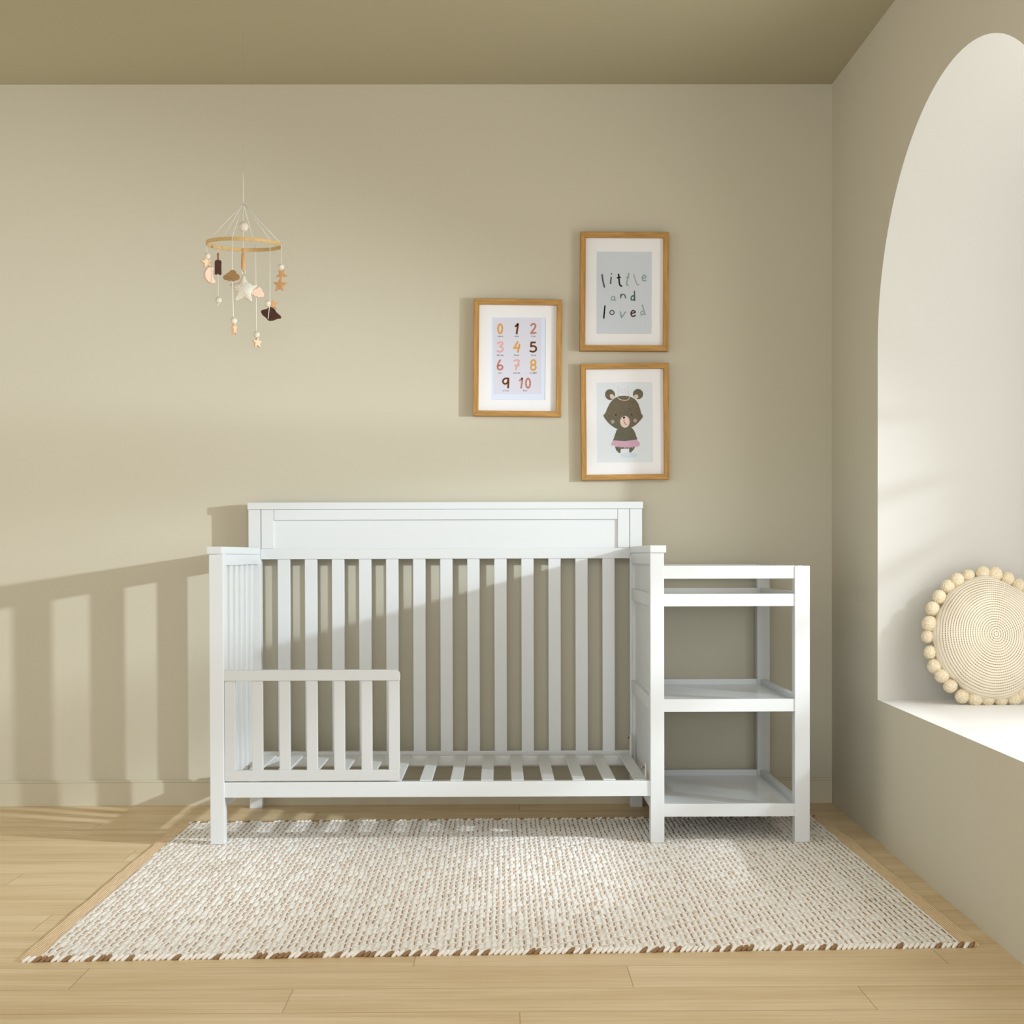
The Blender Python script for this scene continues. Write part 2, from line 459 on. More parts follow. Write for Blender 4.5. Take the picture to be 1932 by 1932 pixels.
# mattress support
ms = part('mattress_support', B(-.640, .640, -.668, -.650, .158, .190, .002))
obj('support_rail', B(-.640, .640, -.066, -.046, .158, .190, .002), W_, ms)
for k in range(14):
    x = -.6225 + k * .0942
    obj('support_slat', B(x, x + .0385, -.655, -.060, .1885, .1955, .003), W_, ms)
for x, y0, y1, zt in ((.643, -.060, -.030, .262), (.6425, -.612, -.588, .236)):
    bm = BM()
    s = 1 if x > 0 else -1
    pts = [(y0 - .012, .16), (y1 + .02, .16), (y1 + .004, .2), (y1, zt - .006), (y1 - .006, zt), (y0 + .006, zt), (y0, zt - .006), (y0 - .004, .2)]
    f0 = [bm.verts.new((x - .0018, p[0], p[1])) for p in pts]; f1 = [bm.verts.new((x + .0018, p[0], p[1])) for p in pts]
    bm.faces.new(f0); bm.faces.new(f1)
    for i in range(len(pts)): bm.faces.new((f0[i], f0[(i + 1) % len(pts)], f1[(i + 1) % len(pts)], f1[i]))
    obj('bracket', bm, M['bracket'], ms)
    bm = BM(); yc = (y0 + y1) / 2
    tube(bm, [(x - s * .0018, yc, zt - .012), (x - s * .010, yc, zt - .012), (x - s * .0105, yc, zt - .012), (x - s * .013, yc, zt - .012)], [.0035, .0035, .006, .005], 10)
    obj('bolt', bm, M['metal'], ms)
# toddler guard rail (half-length)
def rounded_rail():
    bm = BM(); x0, x1, z0, z1, r = -.6485, -.1135, .5055, .5385, .016
    pts = [(x0, z0), (x1, z0), (x1, z1 - r)]
    for k in range(1, 9):
        a = k / 8 * PI / 2; pts.append((x1 - r + r * math.cos(a), z1 - r + r * math.sin(a)))
    pts.append((x0, z1))
    return prism(bm, pts, (0, -.694, 0), .026, bev=.0025)
tr = part('toddler_guard_rail', rounded_rail(), M['white2'])
obj('bottom_rail', B(-.6465, -.1160, -.705, -.687, .2005, .2335, .002), M['white2'], tr)
for k in range(7):
    x = -.6465 + k * .08305
    obj('guard_slat', B(x, x + .0335, -.703, -.689, .232, .507, .0025), M['white2'], tr)
# changing table at the right end: two more posts, a top gallery and three railed shelves
part('front_post', B(1.0875, 1.1335, -.710, -.665, FZ, .8505, .0025))
part('back_post', B(1.094, 1.1385, .0, .046, 0, .8505, .0025))
def rails(name, z0, z1, e, parent):
    for x0, x1, y0, y1, ex in ((.689, 1.0885, -.706, -.686, 0), (.676, 1.0945, .006, .024, e), (1.104, 1.122, -.666, .001, e), (.676, .688, -.666, .001, e)):
        obj(name, B(x0, x1, y0, y1, z0, z1 + ex, .002), W_, parent)
rails('gallery_rail', .812, .8515, 0, crib)
for z, z0, z1 in ((.752, .728, .7660), (.430, .407, .4455), (.1095, .087, .1260)):
    sh = obj('changing_shelf', B(.687, 1.1045, -.6865, .0065, z - .015, z, .001), M['board'], crib)
    rails('shelf_rail', z0, z1, .003, sh)

# ------------------------------------------------------------------ rug
q = [Vector((-.868, -.325, 0)), Vector((-.861, -1.998, 0)), Vector((1.268, -1.912, 0)), Vector((1.272, -.258, 0))]
RT = .0078
rug = thing('woven_rug', 'cream and brown woven rug with jute side borders under the white crib', 'rug', (.2, -1.12, 0))
def quad_slab(c, z0, z1, nx, ny, wob=0.0, seed=0):
    """slab over a quad c = (back-left, front-left, front-right, back-right)"""
    bm = BM(); g = []
    for j in range(ny + 1):
        row = []
        for i in range(nx + 1):
            u, v = i / nx, j / ny
            p = (c[0] * (1 - u) + c[3] * u) * (1 - v) + (c[1] * (1 - u) + c[2] * u) * v
            if wob:
                e = noise.noise(Vector((p.x * 9 + seed, p.y * 9, 3))) * wob
                if j in (0, ny): p = p + Vector((0, e, 0))
                if i in (0, nx): p = p + Vector((e, 0, 0))
            row.append(p)
        g.append(row)
    top = [[bm.verts.new((p.x, p.y, z1)) for p in r] for r in g]; bot = [[bm.verts.new((p.x, p.y, z0)) for p in r] for r in g]
    for j in range(ny):
        for i in range(nx):
            bm.faces.new((top[j][i], top[j + 1][i], top[j + 1][i + 1], top[j][i + 1])); bm.faces.new((bot[j][i], bot[j][i + 1], bot[j + 1][i + 1], bot[j + 1][i]))
    for i in range(nx):
        bm.faces.new((top[0][i], top[0][i + 1], bot[0][i + 1], bot[0][i])); bm.faces.new((top[ny][i], bot[ny][i], bot[ny][i + 1], top[ny][i + 1]))
    for j in range(ny):
        bm.faces.new((top[j][0], bot[j][0], bot[j + 1][0], top[j + 1][0])); bm.faces.new((top[j][nx], top[j + 1][nx], bot[j + 1][nx], bot[j][nx]))
    return bm
bx = Vector((.040, 0, 0))
obj('woven_field', quad_slab([q[0] + bx, q[1] + bx, q[2] - bx, q[3] - bx], .0005, RT, 120, 60, .006), M['rug'], rug)
obj('jute_border', quad_slab([q[0], q[1], q[1] + bx, q[0] + bx], .0005, RT - .001, 3, 60, .005, 5), M['jute'], rug)
obj('jute_border', quad_slab([q[3] - bx, q[2] - bx, q[2], q[3]], .0005, RT - .001, 3, 60, .005, 9), M['jute'], rug)
def edge_cord(p0, p1):
    bm = BM(); n = int((p1 - p0).length / .0125); d = (p1 - p0).normalized(); ang = math.atan2(d.y, d.x)
    for k in range(n):
        p = p0 + (p1 - p0) * ((k + .5) / n)
        r = bmesh.ops.create_icosphere(bm, subdivisions=2, radius=1.0)
        m = Matrix.Translation((p.x, p.y + random.uniform(-.002, .002), .0050 + random.uniform(-.0006, .0012))) @ Matrix.Rotation(ang, 4, 'Z') @ Matrix.Rotation(.6, 4, 'Z') @ Matrix.Rotation(-.5, 4, 'Y') @ Matrix.Diagonal((.0120, .0048, .0044, 1))
        mi = 1 if random.random() < .3 else 0
        bmesh.ops.transform(bm, matrix=m, verts=r['verts'])
        for f in {f for v in r['verts'] for f in v.link_faces}: f.material_index = mi; f.smooth = True
    return bm
obj('edge_cord', edge_cord(q[1] + Vector((.01, -.003, 0)), q[2] + Vector((-.01, -.003, 0))), [M['yarn_w'], M['yarn_b']], rug)
obj('edge_cord', edge_cord(q[0] + Vector((.03, .003, 0)), q[3] + Vector((-.03, .003, 0))), [M['yarn_w'], M['yarn_b']], rug)

# ------------------------------------------------------------------ framed prints
K = 4138.0     # drawing units per metre in the sketches below
def ribbon(bm, pts, w, y, sm=6, closed=False):
    P = smooth_poly(pts, sm, closed) if sm > 1 and len(pts) > 2 else [Vector(p) for p in pts]
    n = len(P); L, R = [], []
    for i in range(n):
        a = P[(i - 1) % n] if closed else P[max(i - 1, 0)]; b = P[(i + 1) % n] if closed else P[min(i + 1, n - 1)]
        t = (b - a); t = t.normalized() if t.length > 1e-9 else Vector((1, 0)); nn = Vector((-t.y, t.x)) * w / 2
        L.append(bm.verts.new((P[i].x + nn.x, y, P[i].y + nn.y))); R.append(bm.verts.new((P[i].x - nn.x, y, P[i].y - nn.y)))
    for i in range(n if closed else n - 1):
        j = (i + 1) % n
        bm.faces.new((L[i], L[j], R[j], R[i]))
    if not closed:
        for e, o in ((P[0], -.00002), (P[-1], -.00003)):
            disc(bm, e.x, e.y, w / 2, w / 2, y + o)
    return bm
def disc(bm, cx, cz, rx, rz, y, rot=0.0, n=28):
    vs = []
    for k in range(n):
        a = 2 * PI * k / n; X, Z = rx * math.cos(a), rz * math.sin(a)
        vs.append(bm.verts.new((cx + X * math.cos(rot) - Z * math.sin(rot), y, cz + X * math.sin(rot) + Z * math.cos(rot))))
    bm.faces.new(vs); return bm
def flat(bm, pts, y):
    bm.faces.new([bm.verts.new((p[0], y, p[1])) for p in pts]); return bm

def picture(label, cx, cz, w, h, rot, zc, opening, sheet, papermat):
    """zc: drawing-space centre of the frame; opening / sheet: rectangles in drawing space"""
    o = thing('picture_frame', label, 'picture', (cx, .038, cz), 'oak picture frames on the back wall')
    o.rotation_euler = (0, rot, 0)
    def T(p):
        X, Z = (p[0] - zc[0]) / K, -(p[1] - zc[1]) / K
        return (X * math.cos(rot) - Z * math.sin(rot), X * math.sin(rot) + Z * math.cos(rot))
    bm = BM(); b = .0188; dp = .0395
    X, Z = w / 2, h / 2; xi, zi = X - b, Z - b
    def bar(c, mi):
        f0 = [bm.verts.new((p[0], 0, p[1])) for p in c]; f1 = [bm.verts.new((p[0], dp, p[1])) for p in c]
        fs = [bm.faces.new(f0), bm.faces.new(f1)] + [bm.faces.new((f0[i], f0[(i + 1) % 4], f1[(i + 1) % 4], f1[i])) for i in range(4)]
        for f in fs: f.material_index = mi
        es = list({e for v in f0 for e in v.link_edges if abs(e.verts[0].co.y - e.verts[1].co.y) < 1e-6})
        bmesh.ops.bevel(bm, geom=es, offset=.0012, segments=2, affect='EDGES')
    bar([(-X, Z), (X, Z), (xi, zi), (-xi, zi)], 0); bar([(-X, -Z), (-xi, -zi), (xi, -zi), (X, -Z)], 0)
    bar([(-X, -Z), (-X, Z), (-xi, zi), (-xi, -zi)], 1); bar([(X, -Z), (xi, -zi), (xi, zi), (X, Z)], 1)
    obj('frame', bm, [M['oak_h'], M['oak_v']], o, local=True)
    # mount with a cut opening
    s0, s1 = T((sheet[0], sheet[3])), T((sheet[2], sheet[1]))
    bm = BM(); y0, y1 = .018, .0198
    ox = [(-xi - .002, -zi - .002), (xi + .002, -zi - .002), (xi + .002, zi + .002), (-xi - .002, zi + .002)]
    ix = [(s0[0], s0[1]), (s1[0], s0[1]), (s1[0], s1[1]), (s0[0], s1[1])]
    a = [bm.verts.new((p[0], y0, p[1])) for p in ox]; c = [bm.verts.new((p[0], y0, p[1])) for p in ix]
    e = .0012; ix2 = [(s0[0] + e, s0[1] + e), (s1[0] - e, s0[1] + e), (s1[0] - e, s1[1] - e), (s0[0] + e, s1[1] - e)]
    d = [bm.verts.new((p[0], y1, p[1])) for p in ix2]
    for i in range(4):
        j = (i + 1) % 4
        bm.faces.new((a[i], a[j], c[j], c[i])); bm.faces.new((c[i], c[j], d[j], d[i]))
    obj('mount', bm, M['mat'], o, local=True)
    bm = BM(); flat(bm, [(s0[0] - .01, s0[1] - .01), (s1[0] + .01, s0[1] - .01), (s1[0] + .01, s1[1] + .01), (s0[0] - .01, s1[1] + .01)], .0202)
    art = obj('art_print', bm, papermat, o, local=True)
    def stroke(name, strokes, w, col, y=.0198, discs=(), closed=False, sm=6):
        bm = BM(); yy = y - .0000
        for s in strokes: ribbon(bm, [T(p) for p in s], w / K, yy, sm, closed); yy -= .00004
        for dx in discs: disc(bm, *T(dx[:2]), dx[2] / K, dx[2] / K, yy); yy -= .00004
        return obj(name, bm, ink(col), art, local=True)
    return o, art, T, stroke

def ring_pts(cx, cy, rx, ry, n=20, rot=0.0):
    out = []
    for k in range(n):
        a = 2 * PI * k / n; x, y = rx * math.cos(a), ry * math.sin(a)
        out.append((cx + x * math.cos(rot) - y * math.sin(rot), cy + x * math.sin(rot) + y * math.cos(rot)))
    return out

# --- numbers print
o1, art1, T1, S1 = picture('oak framed print of coloured numerals zero to ten, left of the other two frames', .256, 1.581, .311, .4115, .0125, (901, 1039), None, (503, 447, 1318, 1640), M['paper1'])
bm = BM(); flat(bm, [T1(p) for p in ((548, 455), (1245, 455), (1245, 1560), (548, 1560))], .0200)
obj('paper_inside_reflection', bm, M['paper1b'], art1, local=True)  # greyer sheet, leaving the painted reflection as a border around it
OC, BRN, RO, PK = (218, 164, 88), (104, 58, 26), (188, 128, 116), (226, 176, 170)
S1('numeral', [ring_pts(648, 608, 31, 66)], 27, OC, closed=True)
S1('numeral', [[(872, 572), (893, 555), (908, 533), (903, 590), (896, 630), (890, 676)]], 27, BRN, sm=3)
S1('numeral', [[(1101, 560), (1115, 543), (1142, 538), (1163, 555), (1158, 590), (1130, 630), (1099, 674)], [(1099, 674), (1130, 672), (1168, 667)]], 26, RO)
S1('numeral', [[(615, 818), (645, 802), (676, 806), (683, 830), (640, 866)], [(640, 866), (678, 880), (688, 910), (665, 938), (635, 944), (608, 933)]], 26, PK)
S1('numeral', [[(902, 800), (878, 845), (849, 892)], [(849, 892), (890, 888), (930, 880)], [(929, 838), (918, 890), (907, 945)]], 26, OC)
S1('numeral', [[(1157, 808), (1103, 808)], [(1103, 808), (1098, 866)], [(1098, 866), (1140, 860), (1172, 885), (1166, 925), (1130, 943), (1088, 934)]], 27, BRN)
S1('numeral', [[(648, 1066), (622, 1108), (610, 1150), (612, 1185), (638, 1204), (668, 1196), (682, 1170), (668, 1145), (640, 1140), (614, 1160)]], 26, RO)
S1('numeral', [[(852, 1078), (880, 1064), (922, 1070)], [(922, 1070), (915, 1110), (892, 1160), (873, 1205)], [(862, 1146), (922, 1138)]], 25, PK)
S1('numeral', [ring_pts(1132, 1100, 32, 35), ring_pts(1131, 1172, 35, 38)], 26, OC, closed=True)
S1('numeral', [[(766, 1335), (725, 1332), (690, 1358), (692, 1396), (722, 1412), (752, 1392), (768, 1335)], [(768, 1335), (766, 1400), (762, 1466)]], 26, BRN)
S1('numeral', [[(933, 1362), (954, 1345), (970, 1325), (966, 1380), (960, 1425), (953, 1470)]], 26, RO, sm=3)
S1('numeral', [ring_pts(1053, 1402, 31, 67)], 26, RO, closed=True)
# handwritten words under the numerals, drawn from strokes on a 10 x 10 cell
LET = {'z': [[(1, 1), (8, 1), (1, 9), (8, 9)]], 'e': [[(1, 5), (8, 4), (6, 1), (3, 1), (1, 5), (3, 9), (8, 8)]], 'r': [[(2, 1), (2, 9)], [(2, 4), (5, 1), (8, 2)]],
       'o': [[(4.5, 1), (1, 4), (2, 8), (5, 9), (8, 6), (7, 2), (4.5, 1)]], 'n': [[(1, 1), (1, 9)], [(1, 4), (5, 1), (8, 4), (8, 9)]], 't': [[(4, -4), (3, 7), (7, 9)], [(0, 1), (7, 0)]],
       'w': [[(0, 1), (2, 9), (5, 3), (7, 9), (10, 1)]], 'h': [[(1, -4), (1, 9)], [(1, 4), (5, 1), (8, 4), (8, 9)]], 'f': [[(8, -3), (4, -4), (3, 2), (3, 9)], [(0, 2), (7, 2)]],
       'u': [[(1, 1), (1, 7), (5, 9), (8, 6)], [(8, 1), (8, 9)]], 'i': [[(4, 1), (4, 9)], [(4, -3), (4.2, -2.4)]], 'v': [[(0, 1), (4, 9), (8, 1)]], 's': [[(8, 1), (3, 1), (2, 4), (7, 6), (7, 9), (1, 9)]],
       'x': [[(0, 1), (8, 9)], [(8, 1), (0, 9)]], 'g': [[(8, 1), (3, 1), (1, 4), (3, 8), (8, 5)], [(8, 1), (8, 12), (4, 14), (1, 12)]]}
for wd, cx, cy, wid in (('zero', 648, 720, 84), ('one', 888, 720, 66), ('two', 1132, 720, 66), ('three', 647, 995, 102), ('four', 888, 995, 84), ('five', 1132, 997, 72),
                        ('six', 644, 1254, 50), ('seven', 888, 1254, 106), ('eight', 1132, 1254, 100), ('nine', 727, 1513, 90), ('ten', 1010, 1513, 66)):
    st = []; pitch = wid / len(wd); cell = min(15.0, pitch * .72) / 9; x0 = cx - wid / 2 + pitch * .14
    for i, ch in enumerate(wd):
        for s in LET[ch]: st.append([(x0 + i * pitch + p[0] * cell, cy - 8 + p[1] * 1.65) for p in s])
    S1('number_word', st, 4.4, (62, 56, 62), sm=1)

# --- little and loved print
o2, art2, T2, S2 = picture('oak framed print of hand lettered words, top right above the framed bear', .633, 1.8135, .312, .4165, .006, (915, 1002), None, (507, 412, 1324, 1606), M['paper2'])
GD, SG, NB, TP, SL, DG, BK, TL = (84, 92, 88), (146, 170, 162), (44, 30, 30), (180, 166, 160), (86, 92, 104), (62, 98, 80), (22, 20, 24), (136, 164, 160)
S2('letter', [[(595, 748), (605, 830), (628, 925)]], 23, GD)
S2('letter', [[(727, 785), (718, 868), (724, 870)]], 20, (78, 98, 92), discs=[(730, 734, 11)])
S2('letter', [[(836, 742), (845, 850), (855, 898), (880, 912)], [(820, 792), (858, 785)]], 23, NB)
S2('letter', [[(985, 728), (965, 820), (954, 885), (975, 904)], [(954, 790), (988, 786)]], 20, SG)
S2('letter', [[(1058, 748), (1085, 840), (1108, 888), (1132, 892)]], 16, TP)
S2('letter', [[(1184, 800), (1232, 788), (1222, 760), (1200, 756), (1181, 790), (1190, 828), (1215, 838), (1235, 826)]], 17, TL)
S2('letter', [[(776, 1072), (752, 1060), (728, 1085), (735, 1117), (760, 1116), (778, 1085)], [(778, 1066), (780, 1105), (790, 1124)]], 16, SG)
S2('letter', [[(868, 1035), (866, 1086)], [(868, 1060), (895, 1033), (925, 1045), (936, 1086)]], 16, SL)
S2('letter', [[(1068, 1068), (1042, 1055), (1018, 1085), (1026, 1117), (1055, 1110), (1070, 1075)], [(1067, 990), (1070, 1125)]], 18, DG)
S2('letter', [[(635, 1202), (618, 1378)]], 21, BK)
S2('letter', [ring_pts(738, 1298, 31, 31)], 15, SL, closed=True)
S2('letter', [[(860, 1285), (878, 1374)], [(878, 1374), (935, 1290)]], 17, TL)
S2('letter', [[(1018, 1312), (1078, 1297), (1062, 1274), (1035, 1275), (1016, 1310), (1026, 1345), (1055, 1353), (1080, 1340)]], 19, (66, 40, 38))
S2('letter', [[(1203, 1277), (1172, 1285), (1158, 1318), (1180, 1335), (1204, 1315), (1210, 1282)], [(1183, 1190), (1200, 1255), (1225, 1330)]], 18, SG)

# --- bear print
o3, art3, T3, S3 = picture('oak framed print of a brown bear in a pink skirt, above the headboard', .6345, 1.3555, .311, .410, -.007, (924, 970), None, (515, 388, 1328, 1560), M['paper3'])
def bearpoly(name, pts, y, mat, sm=5, discs=()):
    bm = BM()
    if pts:
        P = smooth_poly(pts, sm, True) if sm > 1 else pts
        vs = [bm.verts.new((T3(p)[0], y, T3(p)[1])) for p in P]; f = bm.faces.new(vs); f.normal_update(); bmesh.ops.triangulate(bm, faces=[f])
    for d in discs: disc(bm, *T3(d[:2]), d[2] / K, d[3] / K, y, d[4] if len(d) > 4 else 0)
    return obj(name, bm, mat, art3, local=True)
bearpoly('painted_shadow', None, .0200, ink((208, 220, 230)), discs=[(985, 1455, 130, 36)])
bearpoly('bear_legs', [(778, 1330), (800, 1385), (845, 1428), (862, 1418), (866, 1364), (989, 1358), (990, 1414), (1012, 1418), (1058, 1370), (1078, 1322)], .0199, M['bear'], 1)
bearpoly('bear_body', [(820, 1075), (790, 1130), (764, 1210), (760, 1250), (930, 1262), (1096, 1240), (1090, 1170), (1062, 1100), (1020, 1055), (920, 1040)], .01985, M['bear'], 4)
sk = [(757, 1237), (920, 1250), (1093, 1228), (1120, 1250), (1148, 1280)]
for k in range(44):
    t = k / 43; x = 1130 - t * 405; yb = 1318 + 34 * math.sin(PI * (1 - t) * .95) - 10 * t
    sk.append((x, yb + (-12 if k % 2 else random.uniform(0, 16))))
sk += [(716, 1312), (735, 1270)]
bearpoly('pink_skirt', sk, .0197, ink((206, 168, 188)), 1)
bearpoly('bear_ear', None, .0198, M['bear'], discs=[(710, 570, 73, 79, .2)])
bearpoly('bear_ear', None, .0198, M['bear'], discs=[(1120, 563, 75, 75)])
bearpoly('inner_ear', None, .0197, ink((216, 198, 188)), discs=[(739, 598, 30, 40, .6)])
bearpoly('inner_ear', None, .0197, ink((216, 198, 188)), discs=[(1092, 600, 33, 32)])
bearpoly('bear_head', [(613, 880), (640, 840), (672, 765), (715, 685), (780, 622), (850, 592), (920, 586), (1000, 600), (1070, 635), (1118, 695), (1146, 770), (1168, 845), (1191, 890), (1150, 950), (1090, 1010), (1020, 1055), (960, 1080), (890, 1085), (820, 1075), (740, 1030), (670, 965)], .01955, M['bear'], 4)
bearpoly('bear_cheek', None, .0194, ink((176, 150, 142)), discs=[(748, 965, 28, 28)])
bearpoly('bear_cheek', None, .0194, ink((180, 154, 150)), discs=[(1077, 950, 27, 26)])
bearpoly('bear_muzzle', None, .0193, ink((224, 200, 188)), discs=[(927, 967, 70, 86)])
bearpoly('bear_nose', [(893, 897), (912, 890), (933, 897), (912, 924)], .0192, ink((30, 26, 28)), 3)
S3('bear_mouth', [[(912, 922), (915, 960), (928, 992), (950, 1011)]], 7, (60, 44, 42), y=.0192)
bearpoly('bear_eye', None, .0193, ink((34, 30, 30)), discs=[(795, 866, 9, 15)])
bearpoly('bear_eye', None, .0193, ink((34, 30, 30)), discs=[(1026, 862, 9, 13)])
S3('crown_line', [[(826, 600), (838, 500), (890, 552), (922, 523), (928, 553), (968, 498), (990, 598)]], 7, (216, 196, 206), y=.0191, sm=1, discs=[(828, 472, 9), (882, 497, 8), (925, 498, 8), (970, 466, 9)])
S3('crown_line', [[(820, 612), (855, 640), (920, 654), (975, 642), (998, 606)]], 10, (216, 190, 196), y=.0191)

# ------------------------------------------------------------------ nursery mobile
mob = thing('nursery_mobile', 'hanging nursery mobile of a wooden hoop with crochet balls, stars and clouds', 'mobile', (-.631, -.40, 1.89))
def mp(name, bm, mat, parent=None, smooth=False): return obj(name, bm, mat, parent or mob, smooth=smooth)
HC = Vector((-.631, -.40, 1.8895)); HR = .1185
def hoop_z(x, y): return HC.z + .05 * (y - HC.y) - .018 * (x - HC.x)
bm = BM(); n = 96; rr = []
for k in range(n):
    a = 2 * PI * k / n; ring = []
    for r, dz in ((HR + .0012, -.0058), (HR + .0012, .0058), (HR - .0018, .0058), (HR - .0018, -.0058)):
        x, y = HC.x + r * math.cos(a), HC.y + r * math.sin(a); ring.append(bm.verts.new((x, y, hoop_z(x, y) + dz)))
    rr.append(ring)
for k in range(n):
    for i in range(4): bm.faces.new((rr[k][i], rr[(k + 1) % n][i], rr[(k + 1) % n][(i + 1) % 4], rr[k][(i + 1) % 4]))
mp('hoop', bm, M['hoop'])
KN = Vector((-.6316, -.40, 2.0211))
mp('hanging_cord', tube(BM(), [(-.6318, -.40, 2.125), (-.6312, -.40, 2.09), (-.6316, -.40, 2.05), KN], .0009, 6), M['cord'])
mp('clear_thread', tube(BM(), [(-.6318, -.40, ceil_z(-.4) + .044), (-.6318, -.40, 2.124)], .0002, 4), M['thread'])
def cord(pts, r=.0011): return tube(BM(), pts, r, 6)
def star_pts(R, r, rot=0.0, n=5):
    out = []
    for k in range(2 * n):
        a = PI / 2 + rot + k * PI / n; q_ = R if k % 2 == 0 else r
        out.append((q_ * math.cos(a), q_ * math.sin(a)))
    return out
def cloud_outline():
    circ = [(.004, .0055, .0122), (-.0085, .0005, .0088), (-.0185, -.0055, .0080), (.0165, -.0045, .0098), (.0055, -.0090, .0088), (-.0080, -.0085, .0080)]
    o = (0, -.003); out = []
    for k in range(64):
        a = 2 * PI * k / 64; dx, dz = math.cos(a), math.sin(a); best = .004
        for cx, cz, r in circ:
            px_, pz_ = cx - o[0], cz - o[1]; b_ = px_ * dx + pz_ * dz; q_ = b_ * b_ - (px_ * px_ + pz_ * pz_ - r * r)
            if q_ > 0: best = max(best, b_ + math.sqrt(q_))
        out.append((o[0] + best * dx, o[1] + best * dz))
    return out
CLOUD = cloud_outline()
def scaled(pts, s, sy=None): return [(p[0] * s, p[1] * (sy or s)) for p in pts]
def crochet_ball(c, r): return mp('crochet_ball', ball(BM(), c, r, 4), M['crochet'])
ANG = {'a': 180, 'b': 144, 'c': -98, 'd': 80.7, 'e': -36.6, 'f': 0}
AT = {}
for k_, d_ in ANG.items():
    x, y = HC.x + HR * math.cos(math.radians(d_)), HC.y + HR * math.sin(math.radians(d_))
    AT[k_] = Vector((x, y, hoop_z(x, y)))
    mp('hoop_cord', cord([KN, AT[k_] + Vector((0, 0, .0055))], .0008), M['cord'])
# left string
mp('drop_cord', cord([AT['a'] + Vector((-.0015, 0, .004)), (-.7487, -.40, 1.80)]), M['cord'])
crochet_ball((-.7482, -.402, 1.8520), .0106)
mp('wooden_star', prism(BM(), star_pts(.0195, .0088, .25), (-.7520, -.400, 1.8325), .009, .62), M['wood_pale'])
def moon():
    out = []
    for k in range(17): a = math.radians(62 + k * (296 - 62) / 16 + 6); out.append((.0245 * math.cos(a), .0255 * math.sin(a)))
    for k in range(1, 12):
        a = math.radians(-58 + 0) ; t = k / 12
        p0, p1 = Vector(out[16]), Vector(out[0]); mid = Vector((-.005, 0)); 
        q_ = p0 * (1 - t) ** 2 + mid * 2 * t * (1 - t) * 1.0 + p1 * t * t
        out.append((q_.x, q_.y))
    return [(p[0] + .008, p[1]) for p in out]
mp('wooden_moon', prism(BM(), moon(), (-.7440, -.401, 1.7905), .014, .68, -.08), M['wood_pink'])
# dark lolly string
y_ = AT['b'].y
mp('drop_cord', cord([AT['b'] + Vector((0, 0, .003)), (-.727, y_, 1.85), (-.7265, y_, 1.71)], .0007), M['cord'])
mp('wooden_stick', B(-.7300, -.7242, y_ - .002, y_ + .002, 1.846, 1.8765, bev=.001), M['wood_stick'])
lol = mp('dark_lolly', prism(BM(), [(-.0105, -.0235), (-.004, -.0235), (-.002, -.021), (.002, -.021), (.004, -.0235), (.0105, -.0235), (.0105, .019), (.007, .0235), (-.007, .0235), (-.0105, .019)], (-.7271, y_, 1.8290), .012, .35), M['wood_dark'])
crochet_ball((-.7263, y_, 1.7223), .0108)
mp('cord_tail', cord([(-.7268, y_, 1.714), (-.7273, y_, 1.7065)], .0018), M['cord'])
# brown cloud string
y_ = AT['c'].y
mp('drop_cord', cord([AT['c'] + Vector((0, -.0016, .005)), (-.6475, y_ - .0016, 1.78), (-.6443, y_, 1.58)]), M['cord'])
mp('wooden_cloud', prism(BM(), scaled(CLOUD, 1.0), (-.6493, y_ - .006, 1.7665), .008, -.05), M['wood_brown'])
crochet_ball((-.6443, y_, 1.6261), .0108)
mp('wooden_star', prism(BM(), star_pts(.0225, .010, .1), (-.6432, y_ - .002, 1.6005), .009, 1.38), M['wood_pale'])
# centre
mp('drop_cord', cord([KN, (-.6325, -.40, 1.86)], .0009), M['cord'])
crochet_ball((-.6319, -.40, 1.9467), .0160)
mp('wooden_bead', ball(BM(), (-.6328, -.40, 1.8705), .0062, 3), M['wood_mid'])
mp('wooden_rod', lathe(BM(), (-.6329, -.40, 0), [(.002, 1.8635), (.0052, 1.8615), (.0072, 1.85), (.0076, 1.83), (.0070, 1.812), (.0055, 1.8045), (.003, 1.8035)], 18), M['wood_mid'], smooth=False)
mp('cord_loop', tube(BM(), [(-.634, -.402, 1.793), (-.6375, -.403, 1.800), (-.636, -.404, 1.808), (-.6300, -.404, 1.809), (-.626, -.403, 1.800), (-.6295, -.402, 1.793)], .0022, 8), M['crochet'])
def puffy_star():
    c = Vector((-.6331, -.402, 1.7440)); pts = star_pts(.0470, .0275, -.02); pts = smooth_poly(pts, 6, True)
    bm = BM(); N = len(pts); R = [0, .3, .55, .75, .88, .96, 1.0]
    for side in (-1, 1):
        rings = []
        for r in R[1:]:
            h = .011 * math.sqrt(max(0, 1 - r ** 2.4))
            rings.append([bm.verts.new((c.x + p.x * r, c.y + side * h, c.z + p.y * r)) for p in pts])
        cv = bm.verts.new((c.x, c.y + side * .011, c.z))
        for k in range(N):
            bm.faces.new((cv, rings[0][k], rings[0][(k + 1) % N])).smooth = True
            for i in range(len(rings) - 1): bm.faces.new((rings[i][k], rings[i][(k + 1) % N], rings[i + 1][(k + 1) % N], rings[i + 1][k])).smooth = True
    bmesh.ops.remove_doubles(bm, verts=bm.verts, dist=1e-5)
    return bm
ps = mp('crochet_star', puffy_star(), M['crochet'])
bm = BM(); cc = Vector((-.6200, -.4105, 1.7490))
for i in range(5):
    r = .0025 + i * .0031
    tube(bm, [(cc.x + r * math.cos(2 * PI * k / 24), cc.y + .002 - .0045 * math.sqrt(max(0, 1 - (r / .017) ** 2)), cc.z + r * math.sin(2 * PI * k / 24)) for k in range(25)], .0017, 6, False)
obj('crochet_rosette', bm, M['cord'], ps)
